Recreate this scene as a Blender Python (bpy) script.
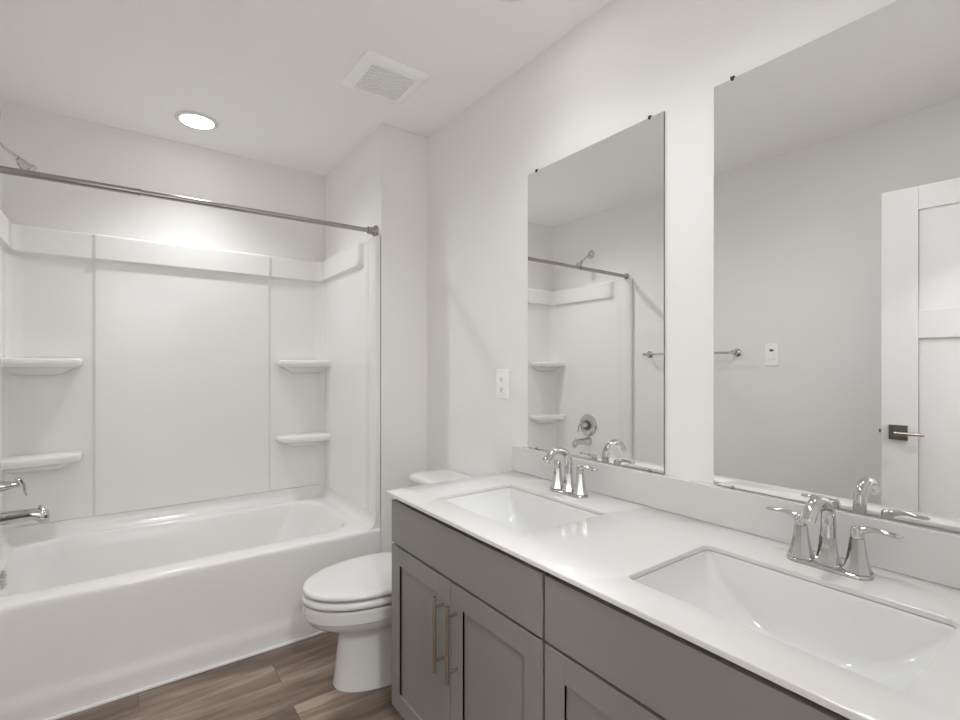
import bpy, bmesh, math, random
from mathutils import Vector, Matrix
random.seed(7)
for o in list(bpy.data.objects): bpy.data.objects.remove(o, do_unlink=True)
SC = bpy.context.scene
COL = SC.collection
PI = math.pi

# ------------------------------------------------------------------ camera, world, lights
CAMZ = 1.2305
cd = bpy.data.cameras.new('camera'); cam = bpy.data.objects.new('camera', cd); COL.objects.link(cam)
cd.sensor_width = 36.0; cd.lens = 490.5 / 960 * 36.0
cd.shift_y = 6.0 / 960
cd.clip_start = 0.02
cam.location = (0, 0, CAMZ)
cam.rotation_euler = (PI/2, 0, -math.radians(36.1245))
SC.camera = cam

w = bpy.data.worlds.new('world'); SC.world = w; w.use_nodes = True
w.node_tree.nodes['Background'].inputs[0].default_value = (1.0, 0.98, 0.96, 1)
w.node_tree.nodes['Background'].inputs[1].default_value = 0.05

LAMPC = (.958, .985, 1)
def spot(name, loc, power, angle=150):
    l = bpy.data.lights.new(name, 'SPOT'); l.energy = power; l.color = LAMPC
    l.spot_size = math.radians(angle); l.spot_blend = 1.0; l.shadow_soft_size = .06
    o = bpy.data.objects.new(name, l); COL.objects.link(o); o.location = loc
    return o
TUBL = (0.298, 2.772); VANL = (0.985, 1.175); FILL = (.72, .64)
spot('lamp_tub', (*TUBL, 2.428), 21, 142).rotation_euler.x = -math.radians(16)   # tilted into the room to ease the hot spot on the back wall
spot('lamp_vanity', (*VANL, 2.428), 7, 140).rotation_euler.y = math.radians(10)
spot('lamp_hall', (0.15, -0.7, 2.428), 80, 168)  # unseen fill lamp behind the camera, added to brighten the room
spot('lamp_entry', (*FILL, 2.428), 17, 160).rotation_euler.y = math.radians(12)  # added fill lamp, out of view, lifts the overall brightness
SC.view_settings.view_transform = 'Standard'; SC.view_settings.look = 'None'
SC.view_settings.gamma = 1.0; SC.view_settings.exposure = 1.43
SC.view_settings.use_curve_mapping = False
SC.cycles.max_bounces = 24; SC.cycles.diffuse_bounces = 16; SC.cycles.glossy_bounces = 8

# ------------------------------------------------------------------ materials
def new_mat(name):
    m = bpy.data.materials.new(name); m.use_nodes = True
    return m, m.node_tree.nodes, m.node_tree.links, m.node_tree.nodes['Principled BSDF']
def lin(c):
    return tuple(((v/255)/12.92 if v/255 <= .04045 else ((v/255+.055)/1.055)**2.4) for v in c) + (1,)
def paint(name, rgb, rough=.6, bump=0.0, bscale=180, var=0.015, metallic=0, spec=.5, coat=0):
    m, n, l, b = new_mat(name)
    tc = n.new('ShaderNodeTexCoord')
    nz = n.new('ShaderNodeTexNoise'); nz.inputs['Scale'].default_value = bscale; nz.inputs['Detail'].default_value = 3
    l.new(tc.outputs['Object'], nz.inputs['Vector'])
    mp = n.new('ShaderNodeMapRange'); mp.inputs[3].default_value = 1-var; mp.inputs[4].default_value = 1+var
    l.new(nz.outputs['Fac'], mp.inputs[0])
    mx = n.new('ShaderNodeMix'); mx.data_type = 'RGBA'; mx.blend_type = 'MULTIPLY'; mx.inputs[0].default_value = 1
    mx.inputs[6].default_value = lin(rgb)
    l.new(mp.outputs[0], mx.inputs[7]); l.new(mx.outputs[2], b.inputs['Base Color'])
    b.inputs['Roughness'].default_value = rough; b.inputs['Metallic'].default_value = metallic
    b.inputs['Specular IOR Level'].default_value = spec; b.inputs['Coat Weight'].default_value = coat
    if bump:
        bp = n.new('ShaderNodeBump'); bp.inputs['Strength'].default_value = bump; bp.inputs['Distance'].default_value = .002
        l.new(nz.outputs['Fac'], bp.inputs['Height']); l.new(bp.outputs[0], b.inputs['Normal'])
    return m
M = {}
M['wall'] = paint('wall paint', (238, 237, 236), .65, .12, 220)
M['ceiling'] = paint('ceiling paint', (247, 246, 245), .85, .5, 70, .02)
M['trim'] = paint('white trim paint', (224, 223, 223), .35)
M['acrylic'] = paint('white acrylic', (237, 236, 235), .16, 0, 40, .004)
M['porcelain'] = paint('white porcelain', (222, 222, 221), .07, 0, 40, .003, coat=.3)
M['sinkware'] = paint('white sink china', (224, 224, 223), .10, 0, 40, .003)
M['seatware'] = paint('white toilet seat', (226, 226, 225), .18, 0, 40, .003)
M['plastic'] = paint('white plastic', (250, 250, 249), .3, 0, 40, .003)
M['quartz'] = paint('white quartz', (217, 215, 214), .13, 0, 400, .012)
M['cabinet'] = paint('grey cabinet paint', (138, 135, 130), .38, .03, 300, .01)
M['cabin'] = paint('dark cabinet interior', (18, 17, 16), .8, spec=.15)  # near-black face frame colour, stands in for shade in the gaps between fronts
M['chrome'] = paint('chrome', (205, 205, 204), .05, 0, 60, .002, 1)
M['nickel'] = paint('brushed nickel', (178, 170, 160), .26, 0, 300, .03, 1)
M['steel'] = paint('polished rod steel', (172, 169, 164), .2, 0, 200, .02, 1)
M['graphite'] = paint('dark satin metal', (120, 117, 112), .3, 0, 200, .02, 1)
M['slot'] = paint('black slot', (30, 30, 30), .6)
M['greydot'] = paint('grey indicator', (90, 90, 90), .5)
M['clip'] = paint('dark mirror clip', (70, 68, 66), .25, 0, 60, .003, 1)
M['mirror'] = paint('mirror silver', (246, 247, 246), .0, 0, 10, .001, 1)
M['edge'] = paint('mirror edge', (120, 118, 114), .2, 0, 60, .003, .6)
M['grille'] = paint('vent cavity', (84, 83, 81), .7)
def emit(name, s):
    m, n, l, b = new_mat(name)
    b.inputs['Base Color'].default_value = (1, 1, 1, 1)
    b.inputs['Emission Color'].default_value = (1, .98, .95, 1); b.inputs['Emission Strength'].default_value = s
    return m
M['lens'] = emit('lit lens', 4.0)
def wood():
    m, n, l, b = new_mat('wood plank floor')
    tc = n.new('ShaderNodeTexCoord')
    br = n.new('ShaderNodeTexBrick')
    br.offset = .37; br.offset_frequency = 2; br.squash = 1
    br.inputs['Color1'].default_value = (0, 0, 0, 1); br.inputs['Color2'].default_value = (1, 1, 1, 1)
    br.inputs['Mortar'].default_value = (.5, .5, .5, 1)
    br.inputs['Scale'].default_value = 1; br.inputs['Mortar Size'].default_value = .0008
    br.inputs['Brick Width'].default_value = 1.22; br.inputs['Row Height'].default_value = .152
    mp = n.new('ShaderNodeMapping'); mp.inputs['Location'].default_value = (.719, -.009, 0)
    l.new(tc.outputs['Object'], mp.inputs[0]); l.new(mp.outputs[0], br.inputs['Vector'])
    bw = n.new('ShaderNodeRGBToBW'); l.new(br.outputs['Color'], bw.inputs[0])
    st = n.new('ShaderNodeMapping'); st.inputs['Scale'].default_value = (1.3, 12, 1)
    l.new(tc.outputs['Object'], st.inputs[0])
    mu = n.new('ShaderNodeMath'); mu.operation = 'MULTIPLY'; mu.inputs[1].default_value = 37
    l.new(bw.outputs[0], mu.inputs[0])
    def noise(scale, detail, rough, dist):
        z = n.new('ShaderNodeTexNoise'); z.noise_dimensions = '4D'
        z.inputs['Scale'].default_value = scale; z.inputs['Detail'].default_value = detail
        z.inputs['Roughness'].default_value = rough; z.inputs['Distortion'].default_value = dist
        l.new(st.outputs[0], z.inputs['Vector']); l.new(mu.outputs[0], z.inputs['W']); return z
    z1 = noise(.9, 3, .55, .9); z2 = noise(3.2, 6, .65, .5); z3 = noise(11, 4, .6, .1)
    ad = n.new('ShaderNodeMath'); ad.operation = 'MULTIPLY_ADD'; ad.inputs[1].default_value = .40
    l.new(z2.outputs['Fac'], ad.inputs[0]); l.new(z1.outputs['Fac'], ad.inputs[2])
    ad2 = n.new('ShaderNodeMath'); ad2.operation = 'MULTIPLY_ADD'; ad2.inputs[1].default_value = .12
    l.new(z3.outputs['Fac'], ad2.inputs[0]); l.new(ad.outputs[0], ad2.inputs[2])
    ad3 = n.new('ShaderNodeMath'); ad3.operation = 'MULTIPLY_ADD'; ad3.inputs[1].default_value = .11
    l.new(bw.outputs[0], ad3.inputs[0]); l.new(ad2.outputs[0], ad3.inputs[2])
    rp = n.new('ShaderNodeValToRGB'); e = rp.color_ramp.elements
    e[0].position = .54; e[0].color = lin((82, 68, 58)); e[1].position = 1.06; e[1].color = lin((170, 152, 136))
    x = e.new(.70); x.color = lin((106, 90, 78)); x = e.new(.85); x.color = lin((134, 116, 102))
    l.new(ad3.outputs[0], rp.inputs[0])
    dk = n.new('ShaderNodeMix'); dk.data_type = 'RGBA'; dk.inputs[7].default_value = lin((72, 60, 52))
    l.new(br.outputs['Fac'], dk.inputs[0]); l.new(rp.outputs[0], dk.inputs[6])
    l.new(dk.outputs[2], b.inputs['Base Color'])
    b.inputs['Roughness'].default_value = .42
    bp = n.new('ShaderNodeBump'); bp.inputs['Strength'].default_value = .15; bp.inputs['Distance'].default_value = .002
    l.new(z3.outputs['Fac'], bp.inputs['Height']); l.new(bp.outputs[0], b.inputs['Normal'])
    return m
M['wood'] = wood()

# ------------------------------------------------------------------ helpers
BEV = False
def obj(name, bm, mat, parent=None, smooth=True, label=None, angle=35):
    global BEV
    flat, BEV = BEV, False
    bmesh.ops.remove_doubles(bm, verts=bm.verts, dist=1e-6)
    bmesh.ops.recalc_face_normals(bm, faces=bm.faces)
    me = bpy.data.meshes.new(name); bm.to_mesh(me); bm.free()
    for mm in (mat if isinstance(mat, (list, tuple)) else [mat]): me.materials.append(mm)
    o = bpy.data.objects.new(name, me); COL.objects.link(o)
    if smooth:
        me.shade_smooth()
        me.set_sharp_from_angle(angle=math.radians(angle))
        if flat:
            wn = o.modifiers.new('even shading', 'WEIGHTED_NORMAL'); wn.keep_sharp = True; wn.weight = 80
    if parent: o.parent = parent
    if label: o['label'] = label
    return o
def tag(o, label, cat, group=None):
    o['label'] = label; o['category'] = cat
    if group: o['group'] = group
    return o
def thing(name, label, cat, loc=(0, 0, 0), rotz=0, group=None):
    o = bpy.data.objects.new(name, None); COL.objects.link(o)
    o.empty_display_size = .05
    o.location = loc; o.rotation_euler = (0, 0, rotz)
    return tag(o, label, cat, group)
def dup(root, loc, label=None):
    def cp(o, par):
        c = o.copy(); COL.objects.link(c)
        if par: c.parent = par
        for ch in list(o.children): cp(ch, c)
        return c
    r = cp(root, None); r.location = loc
    if label: r['label'] = label
    return r
def struct(name, bm, mat, parent=None, smooth=False):
    o = obj(name, bm, mat, parent, smooth)
    if not parent: o['kind'] = 'structure'
    return o
def box(bm, x0, x1, y0, y1, z0, z1, bev=0, seg=2, mi=0):
    r = bmesh.ops.create_cube(bm, size=1)
    for v in r['verts']:
        v.co = Vector((x0+(v.co.x+.5)*(x1-x0), y0+(v.co.y+.5)*(y1-y0), z0+(v.co.z+.5)*(z1-z0)))
    fs = list({f for v in r['verts'] for f in v.link_faces})
    for f in fs: f.material_index = mi
    if bev:
        global BEV; BEV = True
        es = list({e for v in r['verts'] for e in v.link_edges})
        bmesh.ops.bevel(bm, geom=es, offset=bev, segments=seg, affect='EDGES', profile=.6)
    return bm
def B(*a, **k): return box(bmesh.new(), *a, **k)
def loft(bm, loops, cap0=True, cap1=True, closed=True, mi=0):
    rows = [[bm.verts.new(p) for p in lp] for lp in loops]
    n = len(rows[0])
    for a, b in zip(rows, rows[1:]):
        for i in range(n if closed else n-1):
            j = (i+1) % n
            try: bm.faces.new((a[i], a[j], b[j], b[i])).material_index = mi
            except ValueError: pass
    if closed:
        if cap0: bm.faces.new(rows[0][::-1]).material_index = mi
        if cap1: bm.faces.new(rows[-1]).material_index = mi
    return rows
def tube(bm, pts, rad, n=16, cap=True, up=None):
    pts = [Vector(p) for p in pts]
    if not isinstance(rad, (list, tuple)): rad = [rad]*len(pts)
    loops = []; ref = Vector(up) if up else None
    for i, p in enumerate(pts):
        t = (pts[min(i+1, len(pts)-1)]-pts[max(i-1, 0)]).normalized()
        if ref is None:
            ref = Vector((0, 0, 1)) if abs(t.z) < .9 else Vector((0, 1, 0))
        u = (ref - t*ref.dot(t)).normalized(); v = t.cross(u); ref = u
        r = rad[i]; ru, rv = r if isinstance(r, tuple) else (r, r)
        loops.append([p+u*(ru*math.cos(2*PI*k/n))+v*(rv*math.sin(2*PI*k/n)) for k in range(n)])
    loft(bm, loops, cap, cap); return bm
def lathe(bm, prof, axis='z', c=(0, 0, 0), n=32, cap=True, off=0.0):
    c = Vector(c); loops = []
    for r, h in prof:
        r = max(r, 1e-4); lp = []
        for k in range(n):
            a = 2*PI*(k+off)/n; u, v = r*math.cos(a), r*math.sin(a)
            d = {'z': (u, v, h), 'x': (h, u, v), 'y': (u, h, v)}[axis]
            lp.append(c+Vector(d))
        loops.append(lp)
    loft(bm, loops, cap, cap); return bm
def rr(x0, x1, y0, y1, r, n=6, s=8):
    """rounded rectangle with a fixed vertex count: 4 corners of n points, 4 sides of s points"""
    P = []
    for (cx, cy, a0) in ((x1-r, y1-r, 0), (x0+r, y1-r, 90), (x0+r, y0+r, 180), (x1-r, y0+r, 270)):
        arc = [(cx+r*math.cos(math.radians(a0+90*k/(n-1))), cy+r*math.sin(math.radians(a0+90*k/(n-1)))) for k in range(n)]
        if P:
            a, b = P[-1], arc[0]
            P += [(a[0]+(b[0]-a[0])*k/(s+1), a[1]+(b[1]-a[1])*k/(s+1)) for k in range(1, s+1)]
        P += arc
    a, b = P[-1], P[0]
    P += [(a[0]+(b[0]-a[0])*k/(s+1), a[1]+(b[1]-a[1])*k/(s+1)) for k in range(1, s+1)]
    return P
def at(P, z): return [(x, y, z) for x, y in P]
def sm(a, b, x):
    if a == b: return 1.0 if x >= a else 0.0
    t = min(1, max(0, (x-a)/(b-a))); return t*t*(3-2*t)

# ------------------------------------------------------------------ the room
XL, XR, XA = -.446, 1.308, 1.042       # left wall, right wall, alcove side
YN, YA, YB = .012, 2.262, 3.10          # near wall, alcove front, tub back wall
H = 2.44
struct('floor', B(XL-.1, XR+.1, -1.3, YB+.1, -.1, 0), M['wood'])
struct('ceiling', B(XL-.1, XR+.1, -1.3, YB+.1, H, H+.1), M['ceiling'])
struct('wall_left', B(XL-.1, XL, -1.3, YB+.1, 0, H), M['wall'])
struct('wall_right', B(XR, XR+.1, -1.3, YB+.1, 0, H), M['wall'])
struct('wall_back', B(XL, XR, YB, YB+.1, 0, H), M['wall'])
struct('wall_alcove', B(XA, XR, YA, YB, 0, H, bev=.004), M['wall'])
DX0, DX1, DH = -.275, .475, 2.035
bm = bmesh.new()
box(bm, XL, DX0, YN-.115, YN, 0, H); box(bm, DX1, XR, YN-.115, YN, 0, H); box(bm, DX0, DX1, YN-.115, YN, DH, H)
struct('wall_near', bm, M['wall'])
struct('wall_hall', B(XL, XR, -1.3, -1.2, 0, H), M['wall'])
bm = bmesh.new()   # door casing
for y0, y1 in ((YN, YN+.014), (YN-.129, YN-.115)):
    box(bm, DX0-.06, DX0+.004, y0, y1, 0, DH+.06, .002); box(bm, DX1-.004, DX1+.06, y0, y1, 0, DH+.06, .002)
    box(bm, DX0+.004, DX1-.004, y0, y1, DH-.004, DH+.06, .002)
struct('trim_1', bm, M['trim'])
struct('baseboard_left', B(XL, XL+.012, YN+.02, YA-.02, 0, .085, bev=.003), M['trim'])
struct('baseboard_right', B(XR-.012, XR, 1.56, YA-.001, 0, .085, bev=.003), M['trim'])
struct('baseboard_alcove', B(XA+.004, XR-.013, YA-.012, YA, 0, .085, bev=.003), M['trim'])
bm = bmesh.new(); box(bm, XL, XA, 2.2475, 2.256, 0, .011, .003)   # caulked bead at foot of the tub
struct('trim_2', bm, M['plastic'])

# ------------------------------------------------------------------ bathtub
TF, TB, RZ = 2.258, 3.088, .427
tub = thing('bathtub', 'white acrylic alcove bathtub with a recessed front apron', 'bathtub', (.3, 2.67, 0))
def apron_y(x, z):
    # recessed field, crisp along its foot and ends, melting away towards the rim
    fx = sm(-.375, -.335, x)*(1-sm(.93, 1.0, x))
    fz = sm(.066, .125, z)*(1-sm(.20, .40, z)*.75)
    return .009*fx*fz
NS = 40
def outer(z, inset, r):
    P = rr(XL+.002+0, XA-.002, TF+inset, TB, r, 6, NS)
    out = []
    for x, y in P:
        yy = y + (apron_y(x, z) if y < TF+.08 else 0)
        out.append((x, yy, z))
    return out
loops = []
for z in [0, .02, .05, .07, .078, .085, .092, .1, .108, .12, .15, .2, .25, .3, .34, .37, .39, .402]:
    loops.append(outer(z, .0, .006))
for a in (20, 45, 70, 90):
    q = math.radians(a); loops.append(outer(.409+.018*math.sin(q), .018*(1-math.cos(q)), .006+.001*a/90))
ix0, ix1, iy0, iy1 = -.410, .938, 2.362, 2.992
for k, (dz, ins) in enumerate(((0, -.018), (-.0008, -.012), (-.003, -.006), (-.008, -.001), (-.018, .004))):
    loops.append(at(rr(ix0+ins, ix1-ins*1.5, iy0+ins, iy1-ins, .15, 6, NS), RZ+dz))
for z, ex0, ex1, ey in ((.36, .012, .03, .016), (.27, .026, .085, .03), (.18, .04, .15, .045), (.12, .055, .20, .06), (.085, .085, .25, .085), (.068, .13, .31, .13), (.064, .17, .37, .17)):
    loops.append(at(rr(ix0+ex0, ix1-ex1, iy0+ey, iy1-ey, .14, 6, NS), z))
bm = bmesh.new(); loft(bm, loops, True, True)
# cove that rises from the rim to meet the wall panels on three sides
def cove(d):   # U path inset by d
    r = max(.004, .05-d)
    P = [(XL+.002+d, TF+.012)]
    x0, x1, yb = XL+.002+d, XA-.002-d, TB-d
    P += [(x0+r-r*math.cos(math.radians(a)), yb-r+r*math.sin(math.radians(a))) for a in range(0, 91, 15)]
    P += [(x1-r+r*math.sin(math.radians(a)), yb-r+r*math.cos(math.radians(a))) for a in range(0, 91, 15)]
    P.append((x1, TF+.012)); return P
prof = [(.0, .492), (.020, .492), (.024, .49), (.026, .47), (.030, .45), (.040, .436), (.058, .4275), (.062, .422), (.0, .42)]
rows = [[bm.verts.new((x, y, z)) for x, y in cove(d)] for d, z in prof]
for a, b in zip(rows, rows[1:]):
    for i in range(len(a)-1): bm.faces.new((a[i], a[i+1], b[i+1], b[i]))
for i in (0, -1): bm.faces.new([r[i] for r in rows])
obj('tub_shell', bm, M['acrylic'], tub, angle=50).matrix_parent_inverse = tub.matrix_world.inverted()
tub.location = (.3, 2.67, 0)
def P0(o, root):   # child was built in world coordinates: shift it to the thing's base
    L = Vector(root.location)
    o.data.transform(Matrix.Translation(-L)); o.matrix_parent_inverse = Matrix.Identity(4); return o
P0(tub.children[0], tub)
bm = bmesh.new(); lathe(bm, [(.036, 0), (.037, .004), (.034, .010), (.024, .013), (.006, .013), (.0, .013)], 'x', (-.382, 2.665, .388), 32)
o = P0(obj('overflow_plate', bm, M['chrome'], tub, label='round chrome overflow plate'), tub)
for dz in (-.018, .018):
    bm = bmesh.new(); lathe(bm, [(.004, 0), (.004, .002), (.001, .003)], 'x', (-.3703, 2.665, .388+dz), 12)
    P0(obj('screw', bm, M['nickel'], o), tub)
bm = bmesh.new(); lathe(bm, [(.034, 0), (.034, .003), (.026, .005), (.024, .002), (.0, .002)], 'z', (-.16, 2.66, .0635), 32)
P0(obj('drain', bm, M['chrome'], tub), tub)

# ------------------------------------------------------------------ tub surround
sur = thing('tub_surround', 'glossy white three-sided shower wall surround above the tub, with moulded shelves', 'shower surround', (.3, 3.07, .49))
BX0, BX1, BY, SF, ST, SB = -.424, 1.018, 3.068, 2.264, 1.877, .494
R0 = .06
def path():
    """list of (point, inward normal, tag, coordinate) along left side, back, right side"""
    out = []
    ys = [SF, SF+.006, SF+.012, SF+.05, SF+.085, SF+.092, SF+.098, SF+.104, SF+.15, SF+.156, SF+.162, SF+.168, SF+.174, 2.5, 2.6, 2.7, 2.8, 2.9, BY-R0]
    for y in ys: out.append(((BX0, y), (1, 0), 'L', y))
    for a in range(15, 90, 15):
        q = math.radians(a); out.append(((BX0+R0-R0*math.cos(q), BY-R0+R0*math.sin(q)), (math.cos(q), -math.sin(q)), 'B', -9))
    xs = [BX0+R0, -.3, -.2, -.122, -.118, -.114, -.108, -.104, -.100, 0, .15, .3, .45, .6, .691, .695, .699, .705, .709, .713, .8, .9, BX1-R0]
    for x in xs: out.append(((x, BY), (0, -1), 'B', x))
    for a in range(15, 90, 15):
        q = math.radians(a); out.append(((BX1-R0+R0*math.sin(q), BY-R0+R0*math.cos(q)), (-math.sin(q), -math.cos(q)), 'B', 9))
    for y in ys[::-1]: out.append(((BX1, y), (-1, 0), 'R', y))
    return out
def offs(tg, c, z):
    band = sm(1.744, 1.757, z)
    o = 0.0
    if tg == 'B':
        o = .009*sm(-.118, -.104, c)*(1-sm(.695, .709, c))
        o += band*.022
    else:
        inb = sm(SF+.150, SF+.174, c)
        pil = 1-sm(SF+.085, SF+.104, c)
        o = .010*pil + band*.022*inb + .004*(1-pil)*sm(SF+.1, SF+.2, c)
        o -= .006*(1-sm(SF, SF+.012, c))
    o -= .010*sm(ST-.010, ST, z)**2
    return o
zs = [SB, .6, .8, 1.0, 1.2, 1.4, 1.6, 1.72, 1.744, 1.747, 1.750, 1.753, 1.757, 1.80, 1.85, ST-.012, ST-.007, ST-.004, ST-.0015, ST]
def surround_part(name, keep, front=None):
    bm = bmesh.new(); pts = [p for p in path() if p[2] in keep]
    allp = path(); i0 = allp.index(pts[0]); i1 = allp.index(pts[-1])
    if i0 > 0 and keep != 'L': pts = ([allp[i0-1]] if keep == 'R' else []) + pts
    if keep == 'L': pts = pts + [allp[i1+1]]
    rows = []
    for z in zs:
        rows.append([bm.verts.new((p[0]+nn[0]*offs(t, c, z), p[1]+nn[1]*offs(t, c, z), z)) for p, nn, t, c in pts])
    top = [bm.verts.new((p[0]-nn[0]*.019, p[1]-nn[1]*.019, ST)) for p, nn, t, c in pts]
    rows.append(top)
    bot = [bm.verts.new((p[0]-nn[0]*.019, p[1]-nn[1]*.019, SB)) for p, nn, t, c in pts]
    rows = [bot]+rows
    for a, b in zip(rows, rows[1:]):
        for i in range(len(a)-1): bm.faces.new((a[i], a[i+1], b[i+1], b[i]))
    for i in (0, len(pts)-1): bm.faces.new([r[i] for r in rows])
    for i in range(len(pts)-1): bm.faces.new((top[i], top[i+1], bot[i+1], bot[i]))
    return P0(obj(name, bm, M['acrylic'], sur, angle=50), sur)
surround_part('back_panel', 'B'); surround_part('side_panel', 'L'); surround_part('side_panel', 'R')
def shelf(side, zt):
    """corner shelf: flat top with a rolled lip, underside drawn in to the corner like a bracket"""
    xw = BX0+.002 if side < 0 else BX1-.002
    s = 1 if side < 0 else -1
    L = .270 if side < 0 else .276
    D = .145; yb = BY-.006
    def plan(fw, fd, z, slant=.35):
        w_, d_ = L*fw, D*fd
        r = min(.030, w_*.3, d_*.45)
        pts = [(0, 0), (0, d_)]
        # front edge, slanting a little back towards the free end
        ex, ed = w_, d_*(1-slant*.8)
        for k in range(7):
            t = k/6; pts.append(((w_-r)*(t*.98+.02), d_+(ed-d_)*t**1.6))
        for k in range(1, 7):
            a = math.radians(90*k/6); pts.append((w_-r+r*math.sin(a), ed-r+r*math.cos(a)))
        pts.append((w_, 0))
        return [(xw+s*x, yb-y, z) for x, y in pts]
    lv = [(.955, .94, 0), (.985, .98, -.002), (1, 1, -.009), (1, 1, -.024), (.99, .985, -.031), (.965, .95, -.0365), (.945, .91, -.039),
          (.91, .74, -.043), (.85, .52, -.051), (.78, .30, -.062), (.70, .12, -.074), (.64, .02, -.080)]
    bm = bmesh.new(); loft(bm, [plan(a, b, zt+dz) for a, b, dz in lv][::-1])
    return P0(obj('shelf', bm, M['acrylic'], sur, angle=55), sur)
for sd in (-1, 1):
    for zt in (1.266, .820): shelf(sd, zt)

# ------------------------------------------------------------------ shower rod and fittings
RY, RODZ = 2.312, 1.902
def rp(x): t = (x-XL)/(XA-XL); return (x, RY+.006+.004*t, RODZ-.001+.012*t)
rod = thing('shower_curtain_rod', 'straight metal shower curtain rod spanning the front of the tub', 'shower rod', (.3, RY, RODZ))
bm = bmesh.new(); tube(bm, [rp(XL+.008), rp(.055)], .0128, 24); tube(bm, [rp(.05), rp(.0505), rp(.058), rp(.0585)], [.0128, .0136, .0136, .0115], 24)
P0(obj('outer_tube', bm, M['steel'], rod), rod)
bm = bmesh.new(); tube(bm, [rp(.05), rp(XA-.008)], .0112, 24)
P0(obj('inner_tube', bm, M['steel'], rod), rod)
for x, s in ((XL, 1), (XA, -1)):
    bm = bmesh.new()
    lathe(bm, [(h_r[0]*(.94 if s < 0 else .68), s*h_r[1]) for h_r in ((.033, .0), (.033, .006), (.031, .009), (.027, .013), (.0215, .021), (.0195, .024), (.0195, .032), (.0195, .034), (.0195, .044), (.0175, .046))], 'x', rp(x), 32)
    P0(obj('flange', bm, M['steel'], rod), rod)

SY = 2.662
sh = thing('wall_shower', 'chrome shower head on a bent arm from the left wall', 'shower head', (XL, SY, 2.13))
bm = bmesh.new(); lathe(bm, [(.033, 0), (.033, .004), (.026, .010), (.013, .014), (.011, .02)], 'x', (XL, SY, 2.128), 32)
P0(obj('wall_flange', bm, M['chrome'], sh), sh)
arm = [(XL+.005, SY, 2.128), (XL+.022, SY, 2.1265), (XL+.038, SY, 2.120), (XL+.052, SY, 2.108), (XL+.064, SY, 2.096), (XL+.082, SY, 2.081), (XL+.108, SY, 2.061)]
bm = bmesh.new(); tube(bm, arm, .0062, 16)
P0(obj('arm', bm, M['chrome'], sh), sh)
d = Vector((.70, 0, -.714)).normalized(); p = Vector((XL+.104, SY, 2.064))
def cone_along(bm, p, d, prof, n=24):
    u = Vector((0, 1, 0)); v = d.cross(u)
    loft(bm, [[p+d*h+u*(max(r, 1e-4)*math.cos(2*PI*k/n))+v*(max(r, 1e-4)*math.sin(2*PI*k/n)) for k in range(n)] for r, h in prof]); return bm
bm = cone_along(bmesh.new(), p, d, [(.008, 0), (.0105, .003), (.0105, .010), (.008, .013), (.010, .017), (.0135, .022), (.016, .036), (.021, .048), (.0255, .055), (.027, .064), (.025, .067), (.004, .0675)])
hd = P0(obj('head', bm, M['chrome'], sh), sh)
bm = bmesh.new()
a = p+d*.01
tube(bm, [a+Vector((-.004, 0, -.012)), a+Vector((.000, 0, -.026)), a+Vector((.012, 0, -.044)), a+Vector((.026, 0, -.052))], [.003, .0028, .0026, .0034], 10)
P0(obj('spray_lever', bm, M['chrome'], hd), sh)

VY, VZ = 2.668, .757
va = thing('shower_valve', 'round chrome shower valve with lever handle on the left tub wall', 'shower valve', (BX0, VY, VZ))
XV = BX0+.004
bm = bmesh.new(); lathe(bm, [(.086, 0), (.087, .004), (.082, .009), (.060, .014), (.045, .016), (.043, .013)], 'x', (XV, VY, VZ), 48)
P0(obj('escutcheon', bm, M['chrome'], va), va)
bm = bmesh.new(); lathe(bm, [(.040, .012), (.040, .014), (.030, .018), (.028, .03)], 'x', (XV, VY, VZ), 32)
P0(obj('collar', bm, M['graphite'], va, label='dark recessed collar'), va)
bm = bmesh.new(); lathe(bm, [(.026, .012), (.022, .035), (.018, .055), (.0135, .072), (.0095, .086), (.002, .089)], 'x', (XV, VY, VZ), 32)
hub = P0(obj('handle', bm, M['chrome'], va), va)
bm = bmesh.new()
tube(bm, [(XV+.064, VY, VZ+.004), (XV+.078, VY+.004, VZ+.018), (XV+.092, VY+.008, VZ+.020), (XV+.102, VY+.012, VZ-.006), (XV+.103, VY+.014, VZ-.034), (XV+.108, VY+.015, VZ-.050)], [(.009, .010), (.007, .009), (.006, .009), (.0055, .010), (.0045, .011), (.003, .007)], 12)
P0(obj('lever', bm, M['chrome'], hub), va)

SPY, SPZ = 2.665, .628
sp = thing('tub_spout', 'chrome tub spout over the left end of the bathtub', 'tub spout', (BX0, SPY, SPZ))
bm = bmesh.new()
x0 = BX0+.004
def ov(x, zc, rz, ry, n=24, flat=0):
    return [(x, SPY+ry*math.cos(2*PI*k/n), zc+rz*math.sin(2*PI*k/n)) for k in range(n)]
loft(bm, [ov(x0, SPZ, .034, .034), ov(x0+.006, SPZ, .034, .034), ov(x0+.010, SPZ, .031, .031), ov(x0+.04, SPZ+.001, .028, .028), ov(x0+.09, SPZ+.003, .025, .025), ov(x0+.125, SPZ+.004, .023, .023),
          ov(x0+.140, SPZ+.001, .025, .022), ov(x0+.152, SPZ-.006, .031, .021), ov(x0+.166, SPZ-.010, .033, .019), ov(x0+.175, SPZ-.013, .030, .017), ov(x0+.180, SPZ-.017, .021, .012)])
so = P0(obj('spout_body', bm, M['chrome'], sp), sp)
bm = bmesh.new(); lathe(bm, [(.003, 0), (.003, .012), (.0065, .013), (.0065, .019), (.003, .021)], 'z', (x0+.150, SPY, SPZ+.016), 12)
P0(obj('diverter_knob', bm, M['chrome'], so), sp)

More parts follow.
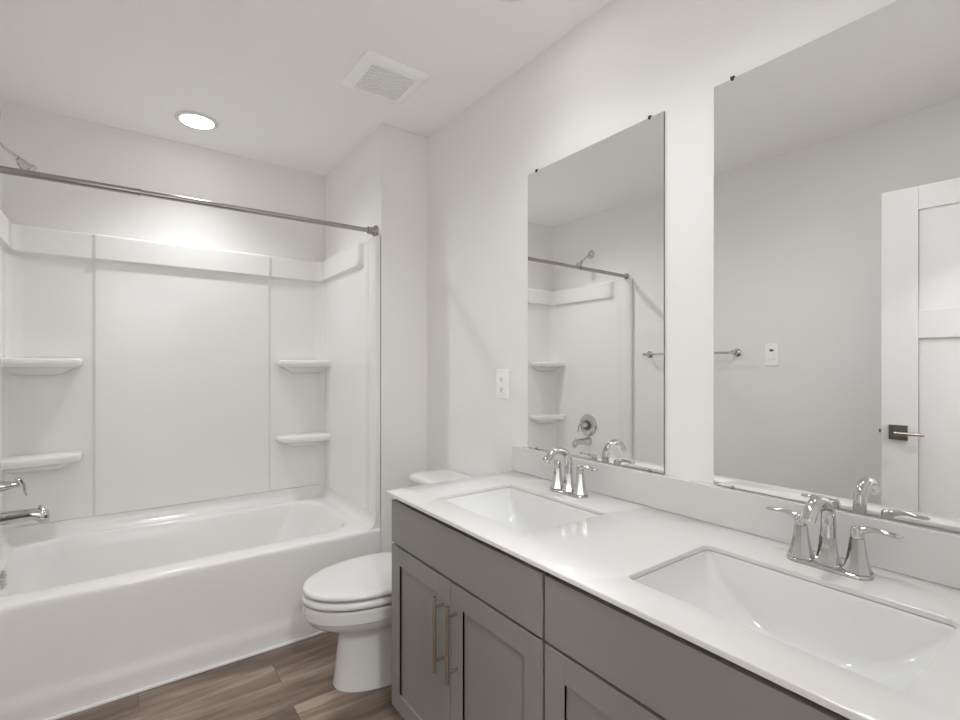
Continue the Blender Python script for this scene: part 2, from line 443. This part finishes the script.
# ------------------------------------------------------------------ toilet
TX, TY = 1.0, 1.852
to = thing('toilet', 'white two-piece toilet with closed lid between the vanity and the tub', 'toilet', (TX, TY, 0))
def egg(xt, xb, hw, z, n=48, dx=0, sq=2.0, dy=0):
    """outline with a longer rounded nose at xt (towards -x) and a blunt back at xb"""
    cx = xt+(xb-xt)*.56; P = []
    for k in range(n):
        a = 2*PI*k/n; c_, s_ = math.cos(a), math.sin(a)
        ex = (cx-xt) if c_ < 0 else (xb-cx)
        p_ = 2.0 if c_ < 0 else 2.6
        P.append((cx+math.copysign(abs(c_)**(2/p_), c_)*ex, TY+dy+math.copysign(abs(s_)**(2/sq), s_)*hw, z))
    return P
bm = bmesh.new()
loft(bm, [egg(.658, 1.16, .128, 0, sq=2.3), egg(.660, 1.16, .127, .012, sq=2.3), egg(.666, 1.15, .118, .06, sq=2.3), egg(.672, 1.14, .106, .13, sq=2.2), egg(.679, 1.13, .104, .18, sq=2.2),
          egg(.680, 1.13, .106, .205, sq=2.1), egg(.668, 1.13, .118, .222), egg(.632, 1.12, .139, .234), egg(.594, 1.11, .158, .248), egg(.568, 1.10, .171, .266), egg(.560, 1.095, .1755, .282), egg(.558, 1.095, .1765, .287), egg(.550, 1.092, .1825, .290), egg(.5485, 1.09, .184, .294),
          egg(.548, 1.09, .1845, .312), egg(.547, 1.09, .185, .328), egg(.549, 1.09, .184, .337), egg(.556, 1.085, .178, .341)])
box(bm, 1.02, 1.28, TY-.10, TY+.10, .17, .375, .02, 3)
P0(obj('bowl', bm, M['porcelain'], to, angle=50), to)
bm = bmesh.new()
loft(bm, [egg(.560, 1.04, .172, .3475), egg(.549, 1.042, .183, .3480), egg(.5425, 1.045, .1885, .351), egg(.541, 1.045, .1895, .358), egg(.542, 1.045, .189, .367), egg(.546, 1.045, .186, .3715), egg(.556, 1.04, .177, .373)])
P0(obj('seat', bm, M['seatware'], to, angle=60), to)
bm = bmesh.new()
loft(bm, [egg(.562, 1.045, .171, .3805), egg(.551, 1.047, .182, .3810), egg(.5445, 1.05, .188, .384), egg(.5435, 1.05, .189, .391), egg(.5455, 1.05, .187, .397), egg(.551, 1.049, .182, .4005), egg(.562, 1.045, .173, .4022), egg(.60, 1.03, .143, .4036), egg(.65, 1.0, .10, .4042), egg(.70, .97, .06, .4045)])
P0(obj('lid', bm, M['seatware'], to, angle=60), to)
for yy in (-.075, .075):
    bm = bmesh.new(); lathe(bm, [(.011, -.018), (.013, -.015), (.013, .015), (.011, .018)], 'y', (1.052, TY+yy, .388), 16)
    box(bm, 1.043, 1.061, TY+yy-.012, TY+yy+.012, .347, .385, .003)
    P0(obj('hinge', bm, M['plastic'], to), to)
TW = .222
bm = bmesh.new()
loft(bm, [at(rr(1.115, 1.292, TY-.19, TY+.19, .035), .372), at(rr(1.105, 1.294, TY-.20, TY+.20, .04), .385), at(rr(1.098, 1.294, TY-.210, TY+.210, .04), .55), at(rr(1.094, 1.294, TY-.215, TY+.215, .04), .692)])
P0(obj('tank', bm, M['porcelain'], to, angle=50), to)
bm = bmesh.new()
def lidloop(i, z, r=.042): return at(rr(1.082+i, 1.300-i*.4, TY-TW-.003+i, TY+TW+.003-i, r), z)
loft(bm, [lidloop(.008, .692), lidloop(.002, .695), lidloop(0, .700), lidloop(0, .712), lidloop(.004, .720), lidloop(.012, .7245), lidloop(.03, .727), lidloop(.07, .7285, .03)])
P0(obj('tank_lid', bm, M['porcelain'], to, angle=60), to)
bm = bmesh.new(); lathe(bm, [(.014, 0), (.014, -.010), (.010, -.014)], 'x', (1.098, TY+.15, .645), 20); tube(bm, [(1.086, TY+.15, .645), (1.082, TY+.12, .641), (1.080, TY+.085, .634)], [.006, .006, .008], 12)
P0(obj('flush_lever', bm, M['chrome'], to), to)

# ------------------------------------------------------------------ vanity cabinets
CX = .737           # face of the doors
CW = .7435
def cabinet(y1, label):
    """unit running from y1 down to y1-CW; fronts face -x"""
    r = thing('vanity_cabinet', label, 'cabinet', (1.0, y1-CW/2, 0))
    hw = CW/2; R = lambda x: x-1.0
    ob = lambda nm, bm, mt, par=None, **k: obj(nm, bm, mt, par or r, **k)
    bm = bmesh.new()
    xf = CX+.020
    # carcass: sides, floor, back, face frame
    for s in (-1, 1):
        ya, yb = sorted((s*hw, s*(hw-.018))); box(bm, R(xf+.034), R(XR-.002), ya, yb, .085, .7935)
    box(bm, R(xf+.034), R(XR-.002), -hw+.018, hw-.018, .085, .103); box(bm, R(XR-.014), R(XR-.002), -hw+.018, hw-.018, .103, .7935)
    ob('carcass', bm, M['cabinet'], smooth=False)
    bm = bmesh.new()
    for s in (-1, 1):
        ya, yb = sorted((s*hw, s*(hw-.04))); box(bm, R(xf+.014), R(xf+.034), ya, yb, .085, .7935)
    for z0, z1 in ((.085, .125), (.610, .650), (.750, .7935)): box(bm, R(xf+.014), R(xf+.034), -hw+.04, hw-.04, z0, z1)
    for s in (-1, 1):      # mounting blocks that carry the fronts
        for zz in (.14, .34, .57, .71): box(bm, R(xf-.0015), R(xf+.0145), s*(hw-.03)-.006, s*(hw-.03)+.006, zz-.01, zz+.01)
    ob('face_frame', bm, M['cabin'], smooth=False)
    ob('toe_kick', B(R(xf+.055), R(xf+.07), -hw, hw, 0, .085), M['cabinet'], smooth=False)
    g = .0045
    ob('false_drawer_front', B(R(CX), R(xf-.001), -hw+g, hw-g, .6380, .7785, bev=.0015), M['cabinet'])
    for s in (-1, 1):                                    # +1: the door nearer the tub
        ya, yb = sorted((s*(hw-g), s*.0018)); z0, z1 = .088, .6305
        bm = bmesh.new(); sw = .058
        box(bm, R(CX), R(xf-.001), ya, ya+sw, z0, z1, .0012); box(bm, R(CX), R(xf-.001), yb-sw, yb, z0, z1, .0012)
        box(bm, R(CX), R(xf-.001), ya+sw, yb-sw, z1-sw, z1, .0012); box(bm, R(CX), R(xf-.001), ya+sw, yb-sw, z0, z0+sw, .0012)
        box(bm, R(CX+.007), R(xf-.003), ya+sw-.004, yb-sw+.004, z0+sw-.004, z1-sw+.004)
        dr = ob('door', bm, M['cabinet'])
        yh = s*.0335; xh = R(CX-.031)
        bm = bmesh.new(); tube(bm, [(xh, yh, .3735), (xh, yh, .585)], .0051, 16)
        for zz in (.405, .556): tube(bm, [(R(CX-.0005), yh, zz), (xh, yh, zz)], .0046, 12)
        ob('handle', bm, M['nickel'], dr, label='slim brushed nickel bar pull')
    return r
cabA = cabinet(1.5215, 'grey shaker vanity cabinet beside the toilet, its two doors with bar handles in view')
cabB = dup(cabA, (1.0, 1.5215-CW-.0005-CW/2, 0), 'grey shaker vanity cabinet nearer the doorway, cut off at the bottom of the view')

# ------------------------------------------------------------------ countertop
CT, CB = .805, .794
SINKS = [(.980, 1.150), (.975, .407)]
SHX, SHY = .1525, .2195
ct = thing('vanity_countertop', 'long white quartz vanity top over both grey cabinets, with two sink cutouts', 'countertop', (1.0, .79, CB))
bm = bmesh.new()
def slab(bm, outer_, holes, z0, z1):
    def ring(P, z): return [bm.verts.new((x, y, z)) for x, y in P]
    def wall(a, b):
        for i in range(len(a)): bm.faces.new((a[i], a[(i+1) % len(a)], b[(i+1) % len(a)], b[i]))
    c = .0022
    tops, bots = [], []
    for P, sgn in [(outer_, 1)]+[(h_, -1) for h_ in holes]:
        x0, x1, y0, y1, r = P; f = lambda i: rr(x0+i*sgn, x1-i*sgn, y0+i*sgn, y1-i*sgn, max(r-i*sgn, .001), 6, 6)
        a = ring(f(0), z0); b = ring(f(0), z1-c); d_ = ring(f(c*.3), z1-c*.3); e_ = ring(f(c), z1)
        wall(a, b); wall(b, d_); wall(d_, e_); tops.append(e_); bots.append(a)
    for grp in (tops, bots):
        es = []
        for rg in grp:
            for i in range(len(rg)):
                e = bm.edges.get((rg[i], rg[(i+1) % len(rg)])) or bm.edges.new((rg[i], rg[(i+1) % len(rg)]))
                es.append(e)
        bmesh.ops.triangle_fill(bm, edges=es, use_beauty=True, use_dissolve=False)
slab(bm, (.7265, XR-.001, .022, 1.540, .003), [(sx-SHX, sx+SHX, sy-SHY, sy+SHY, .016) for sx, sy in SINKS], CB, CT)
P0(obj('top_slab', bm, M['quartz'], ct, angle=50), ct)
tag(obj('backsplash', B(1.289, XR-.001, .022, 1.544, CT, .9055, bev=.0018), M['quartz']), 'low white quartz backsplash strip along the wall under both mirrors', 'backsplash')

# ------------------------------------------------------------------ sinks
def sink(sx, sy, label):
    r = thing('bathroom_sink', label, 'sink', (sx, sy, CB), group='undermount sinks in the vanity top')
    bm = bmesh.new()
    def lp(hx, hy, z, rad, cx=0): return at(rr(cx-hx, cx+hx, -hy, hy, rad, 8, 8), z)
    zt = -.0052
    loft(bm, [lp(SHX+.022, SHY+.022, -.012, .03), lp(SHX+.022, SHY+.022, zt, .03), lp(SHX+.003, SHY+.003, zt, .014), lp(SHX+.0015, SHY+.0015, zt-.003, .017), lp(SHX+.0012, SHY+.0012, -.013, .017),
              lp(SHX-.003, SHY-.003, -.024, .02), lp(SHX-.007, SHY-.012, -.045, .032), lp(SHX-.012, SHY-.032, -.072, .038), lp(SHX-.019, SHY-.062, -.098, .042), lp(SHX-.028, SHY-.098, -.118, .044),
              lp(SHX-.042, SHY-.130, -.130, .042), lp(SHX-.065, SHY-.155, -.136, .04), lp(SHX-.11, SHY-.178, -.139, .03)][::-1], True, False)
    bm2 = bm
    bs = obj('basin', bm2, M['sinkware'], r, angle=60)
    md = bs.modifiers.new('shell', 'SOLIDIFY'); md.thickness = .004; md.offset = 1
    bm = bmesh.new(); lathe(bm, [(.022, -.1385), (.022, -.1365), (.018, -.135), (.017, -.137), (.003, -.1345)], 'z', (0, 0, 0), 24)
    obj('drain', bm, M['chrome'], r)
    return r
s1 = sink(*SINKS[0], 'white rectangular undermount sink farther along the counter, towards the toilet')
s2 = dup(s1, (SINKS[1][0], SINKS[1][1], CB), 'white rectangular undermount sink nearest the camera, in the counter foreground')

# ------------------------------------------------------------------ faucets
def faucet(x, y, label):
    r = thing('sink_faucet', label, 'faucet', (x, y, CT), group='chrome faucets behind the sinks')
    # base plate
    bm = bmesh.new()
    def st(i, z):
        P = []
        for k in range(48):
            a = 2*PI*k/48; ry = .051
            rad = .027-i
            cy = ry if math.sin(a) > 0 else -ry
            px, py = rad*math.cos(a), cy+rad*math.sin(a)
            pinch = 1-.13*math.exp(-((abs(py)-.026)/.014)**2)
            P.append((px*pinch, py, z))
        return P
    loft(bm, [st(0, 0), st(0, .004), st(.001, .0065), st(.004, .0085), st(.008, .0095)])
    obj('base_plate', bm, M['chrome'], r, angle=40)
    def tower(bm, cy, prof, n=8):
        lathe(bm, prof, 'z', (0, cy, 0), n, True, .5)
    # spout with faceted foot
    bm = bmesh.new()
    tower(bm, 0, [(.0255, .009), (.0250, .013), (.0205, .021), (.0178, .036), (.0160, .052), (.0152, .066)])
    pts = [(0, 0, .060), (.001, 0, .078), (.0015, 0, .092)]
    rads = [(.0135, .0150), (.0128, .0145), (.0123, .0140)]
    cx, cz, R_ = -.0505, .100, .052
    for a in range(8, 137, 12):
        q = math.radians(a); pts.append((cx+R_*math.cos(q), 0, cz+R_*.93*math.sin(q)))
        t = a/136; rads.append((.0120-.0015*t, .0138-.0008*t))
    q = math.radians(136); dx, dz = -math.sin(q), math.cos(q)
    px, pz = pts[-1][0], pts[-1][2]
    for dd, rr_ in ((.010, (.0106, .0132)), (.020, (.0108, .0132)), (.029, (.0106, .013)), (.031, (.0095, .0118))):
        pts.append((px+dx*dd, 0, pz+dz*dd*1.05)); rads.append(rr_)
    tube(bm, pts, rads, 20, True, up=(1, 0, 0))
    obj('spout', bm, M['chrome'], r, angle=38)
    for s in (-1, 1):
        cy = s*.051
        bm = bmesh.new()
        tower(bm, cy, [(.0260, .009), (.0256, .012), (.0218, .020), (.0180, .036), (.0148, .056), (.0128, .074), (.0126, .077)])
        hb = obj('handle', bm, M['chrome'], r, angle=25)
        bm = bmesh.new()
        lathe(bm, [(.0110, .077), (.0119, .080), (.0122, .090), (.0112, .097), (.007, .1005), (.001, .1015)], 'z', (0, cy, 0), 24)
        L = [(0, 0, .0905), (0, .012, .0955), (0, .024, .0985), (0, .036, .0995), (0, .050, .0985), (0, .062, .0975), (0, .070, .0975), (0, .073, .0975)]
        rad = [(.0085, .0095), (.0075, .0090), (.0060, .0075), (.0052, .0078), (.0050, .0095), (.0048, .0098), (.0038, .007), (.0015, .002)]
        tube(bm, [(a, cy+s*b, c) for a, b, c in L], rad, 14, True, up=(0, 0, 1))
        obj('lever', bm, M['chrome'], hb, angle=40)
    return r
f1 = faucet(1.208, 1.152, 'chrome two-handle faucet behind the farther sink, nearer the toilet')
f2 = dup(f1, (1.206, .404, CT), 'chrome two-handle faucet behind the sink nearest the camera')

# ------------------------------------------------------------------ mirrors
def mirror(y0, y1, label):
    z0, z1 = .909, 1.990
    r = thing('wall_mirror', label, 'mirror', (XR, (y0+y1)/2, z0), group='frameless mirrors above the vanity')
    hw = (y1-y0)/2; hh = z1-z0
    bm = box(bmesh.new(), -.0055, -.0008, -hw, hw, 0, hh, .0007, 1, 1)
    for f in bm.faces:
        if f.normal.x < -.99 and f.calc_area() > .1: f.material_index = 0
    bm.normal_update()
    big = max(bm.faces, key=lambda f: (f.calc_area(), -f.calc_center_median().x))
    for f in bm.faces: f.material_index = 0 if (f.calc_area() > .1 and f.calc_center_median().x < -.004) else 1
    obj('glass', bm, [M['mirror'], M['edge']], r, smooth=False)
    for yy in (-hw+.05, hw-.05):
        for zz, s in ((hh, 1), (0, -1)):
            bm = bmesh.new()
            lathe(bm, [(.0046, -.0062), (.0046, -.0070), (.0034, -.0080), (.0005, -.0084)], 'x', (0, yy, zz-s*.001), 14)
            box(bm, -.0062, -.0005, yy-.005, yy+.005, *sorted((zz+s*.0006, zz+s*.006)))
            obj('mirror_clip', bm, M['clip'] if s > 0 else M['nickel'], r)
    return r
m1 = mirror(.856, 1.463, 'frameless mirror above the farther sink, reflecting the shower')
m2 = dup(m1, (XR, .704-.3035, .909), 'frameless mirror above the nearest sink, reflecting the white door')

# ------------------------------------------------------------------ outlet, switch
oy, oz = 1.627, 1.155
ol = thing('power_outlet', 'white wall outlet left of the farther mirror', 'outlet', (XR, oy, oz))
obj('cover_plate', B(-.006, -.0003, -.038, .038, -.062, .062, bev=.0025, seg=3), M['plastic'], ol)
rc = obj('receptacle', B(-.009, -.0055, -.017, .017, -.034, .034, bev=.0015), M['plastic'], ol)
for s in (-1, 1):
    bm = bmesh.new()
    box(bm, -.0098, -.0088, -.0075, -.0055, s*.021-.004, s*.021+.004); box(bm, -.0098, -.0088, .0055, .0075, s*.021-.0035, s*.021+.0035)
    lathe(bm, [(.0024, -.0088), (.0024, -.0097), (.0005, -.0098)], 'x', (0, 0, s*.021-.008), 10)
    obj('socket_slots', bm, M['slot'], rc, smooth=False, label='dark socket slots')
obj('test_button', B(-.0105, -.0088, -.006, .006, -.0045, .0045, bev=.0006), M['plastic'], rc)

ls = thing('light_switch', 'white light switch plate on the left wall, seen in the nearest mirror', 'light switch', (XL, 1.302, 1.297))
obj('cover_plate', B(.0003, .006, -.038, .038, -.064, .064, bev=.0025, seg=3), M['plastic'], ls)
rk = obj('rocker', B(.0055, .0105, -.0165, .0165, -.031, .012, bev=.0015), M['plastic'], ls)
obj('indicator', B(.0055, .0085, -.010, .010, .018, .031, bev=.001), M['greydot'], ls, label='small dark grey indicator window')
for zz in (-.048, .048):
    bm = bmesh.new(); lathe(bm, [(.003, .0058), (.003, .0068), (.001, .0072)], 'x', (0, 0, zz), 10)
    obj('screw', bm, M['plastic'], ls)

# ------------------------------------------------------------------ towel bar
tb = thing('towel_bar', 'chrome towel bar on the left wall, seen in both mirrors', 'towel bar', (XL, 1.81, 1.312))
for s in (-1, 1):
    bm = bmesh.new()
    lathe(bm, [(.026, .0003), (.026, .004), (.022, .008), (.013, .014), (.0105, .024), (.0105, .046), (.0125, .050), (.0125, .066), (.0105, .070), (.002, .0715)], 'x', (0, s*.31, 0), 24)
    obj('post', bm, M['chrome'], tb)
bm = bmesh.new(); tube(bm, [(.058, -.305, 0), (.058, .305, 0)], .0075, 16)
obj('bar', bm, M['chrome'], tb)

# ------------------------------------------------------------------ open entry door
dw, dh, dt = .712, 2.012, .035
door = thing('entry_door', 'white panelled door standing open against the left wall, seen in the nearest mirror', 'door', (-.2695, .022, .008), -math.atan(.096))
# local frame: hinge at origin, leaf runs +y, room face at x=0, thickness towards -x
bm = bmesh.new()
sw = .128; rails = [(0, .20), (1.345, 1.467), (dh-.103, dh)]
box(bm, -dt, 0, 0, sw, 0, dh, .0015); box(bm, -dt, 0, dw-sw, dw, 0, dh, .0015)
for z0, z1 in rails: box(bm, -dt, 0, sw, dw-sw, z0, z1, .0015)
box(bm, -dt+.010, -.010, sw-.003, dw-sw+.003, .1, dh-.05)
obj('door_leaf', bm, M['trim'], door)
hy, hz = dw-.060, .925
for s in (1, -1):
    xo = 0 if s > 0 else -dt
    hx = lambda a: xo+s*a
    x0_, x1_ = sorted((hx(.0003), hx(.009)))
    ro = obj('handle', B(x0_, x1_, hy-.033, hy+.033, hz-.033, hz+.033, bev=.0015), M['graphite'], door, label='satin grey lever handle on a square rose')
    bm = bmesh.new()
    tube(bm, [(hx(.009), hy, hz), (hx(.052), hy, hz)], .009, 16)
    tube(bm, [(hx(.046), hy+.008, hz), (hx(.046), hy-.02, hz), (hx(.047), hy-.06, hz), (hx(.048), hy-.094, hz)], [(.008, .010), (.0075, .0098), (.007, .0095), (.0065, .009)], 14)
    obj('lever', bm, M['nickel'], ro)
obj('latch', B(-dt/2-.0125, -dt/2+.0125, dw-.001, dw+.0015, hz-.028, hz+.028), M['graphite'], door, smooth=False)
obj('latch_bolt', B(-dt/2-.007, -dt/2+.006, dw+.001, dw+.011, hz-.008, hz+.008, bev=.002), M['graphite'], door)
for zz in (.18, 1.0, 1.82):
    bm = bmesh.new(); lathe(bm, [(.006, -.045), (.006, .045)], 'z', (.004, -.004, zz), 12)
    obj('hinge', bm, M['graphite'], door)

# ------------------------------------------------------------------ ceiling fittings
def downlight(x, y, label):
    r = thing('recessed_light', label, 'ceiling light', (x, y, H), group='recessed ceiling lights')
    bm = bmesh.new(); lathe(bm, [(.072, -.0005), (.094, -.0005), (.094, -.004), (.088, -.008), (.075, -.009), (.072, -.006)], 'z', (0, 0, 0), 48, False)
    obj('trim_ring', bm, M['trim'], r)
    bm = bmesh.new(); lathe(bm, [(.0735, -.001), (.0735, -.0075), (.06, -.0095), (.001, -.0105)], 'z', (0, 0, 0), 48)
    obj('lens', bm, M['lens'], r, label='glowing white lens')
    return r
d1 = downlight(*TUBL, 'lit round recessed ceiling light above the bathtub')
d2 = dup(d1, (*VANL, H), 'lit recessed ceiling light by the right wall, glimpsed at the top edge of the view')
d5 = dup(d1, (*FILL, H), 'lit recessed ceiling light in front of the vanity, out of view overhead')  # fitting added to go with the fill lamp
d4 = dup(d1, (.15, -.7, H), 'lit recessed ceiling light out in the hallway')  # fitting added to go with the hall fill

vt = thing('ceiling_vent', 'square white exhaust fan grille on the ceiling', 'vent', (.896, 1.906, H))
bm = bmesh.new(); hv = .142; iv = .097
def sq(a, z, r): return at(rr(-a, a, -a, a, r, 6, 4), z)
loft(bm, [sq(hv, -.0003, .02), sq(hv, -.004, .02), sq(hv-.004, -.010, .018), sq(hv-.016, -.017, .014), sq(iv+.004, -.020, .006), sq(iv, -.019, .004), sq(iv, -.008, .004)], False, False)
obj('frame', bm, M['plastic'], vt)
obj('cavity', B(-iv, iv, -iv, iv, -.004, -.0006), M['grille'], vt, smooth=False)
bm = bmesh.new(); ns = 14
for k in range(ns):
    y = -iv+(k+.5)*2*iv/ns; box(bm, -iv, iv, y-.0038, y+.0038, -.0185, -.010)
for k in range(5):
    x = -iv+(k+.5)*2*iv/5; box(bm, x-.0012, x+.0012, -iv, iv, -.0125, -.010)
obj('grille', bm, M['plastic'], vt, smooth=False)
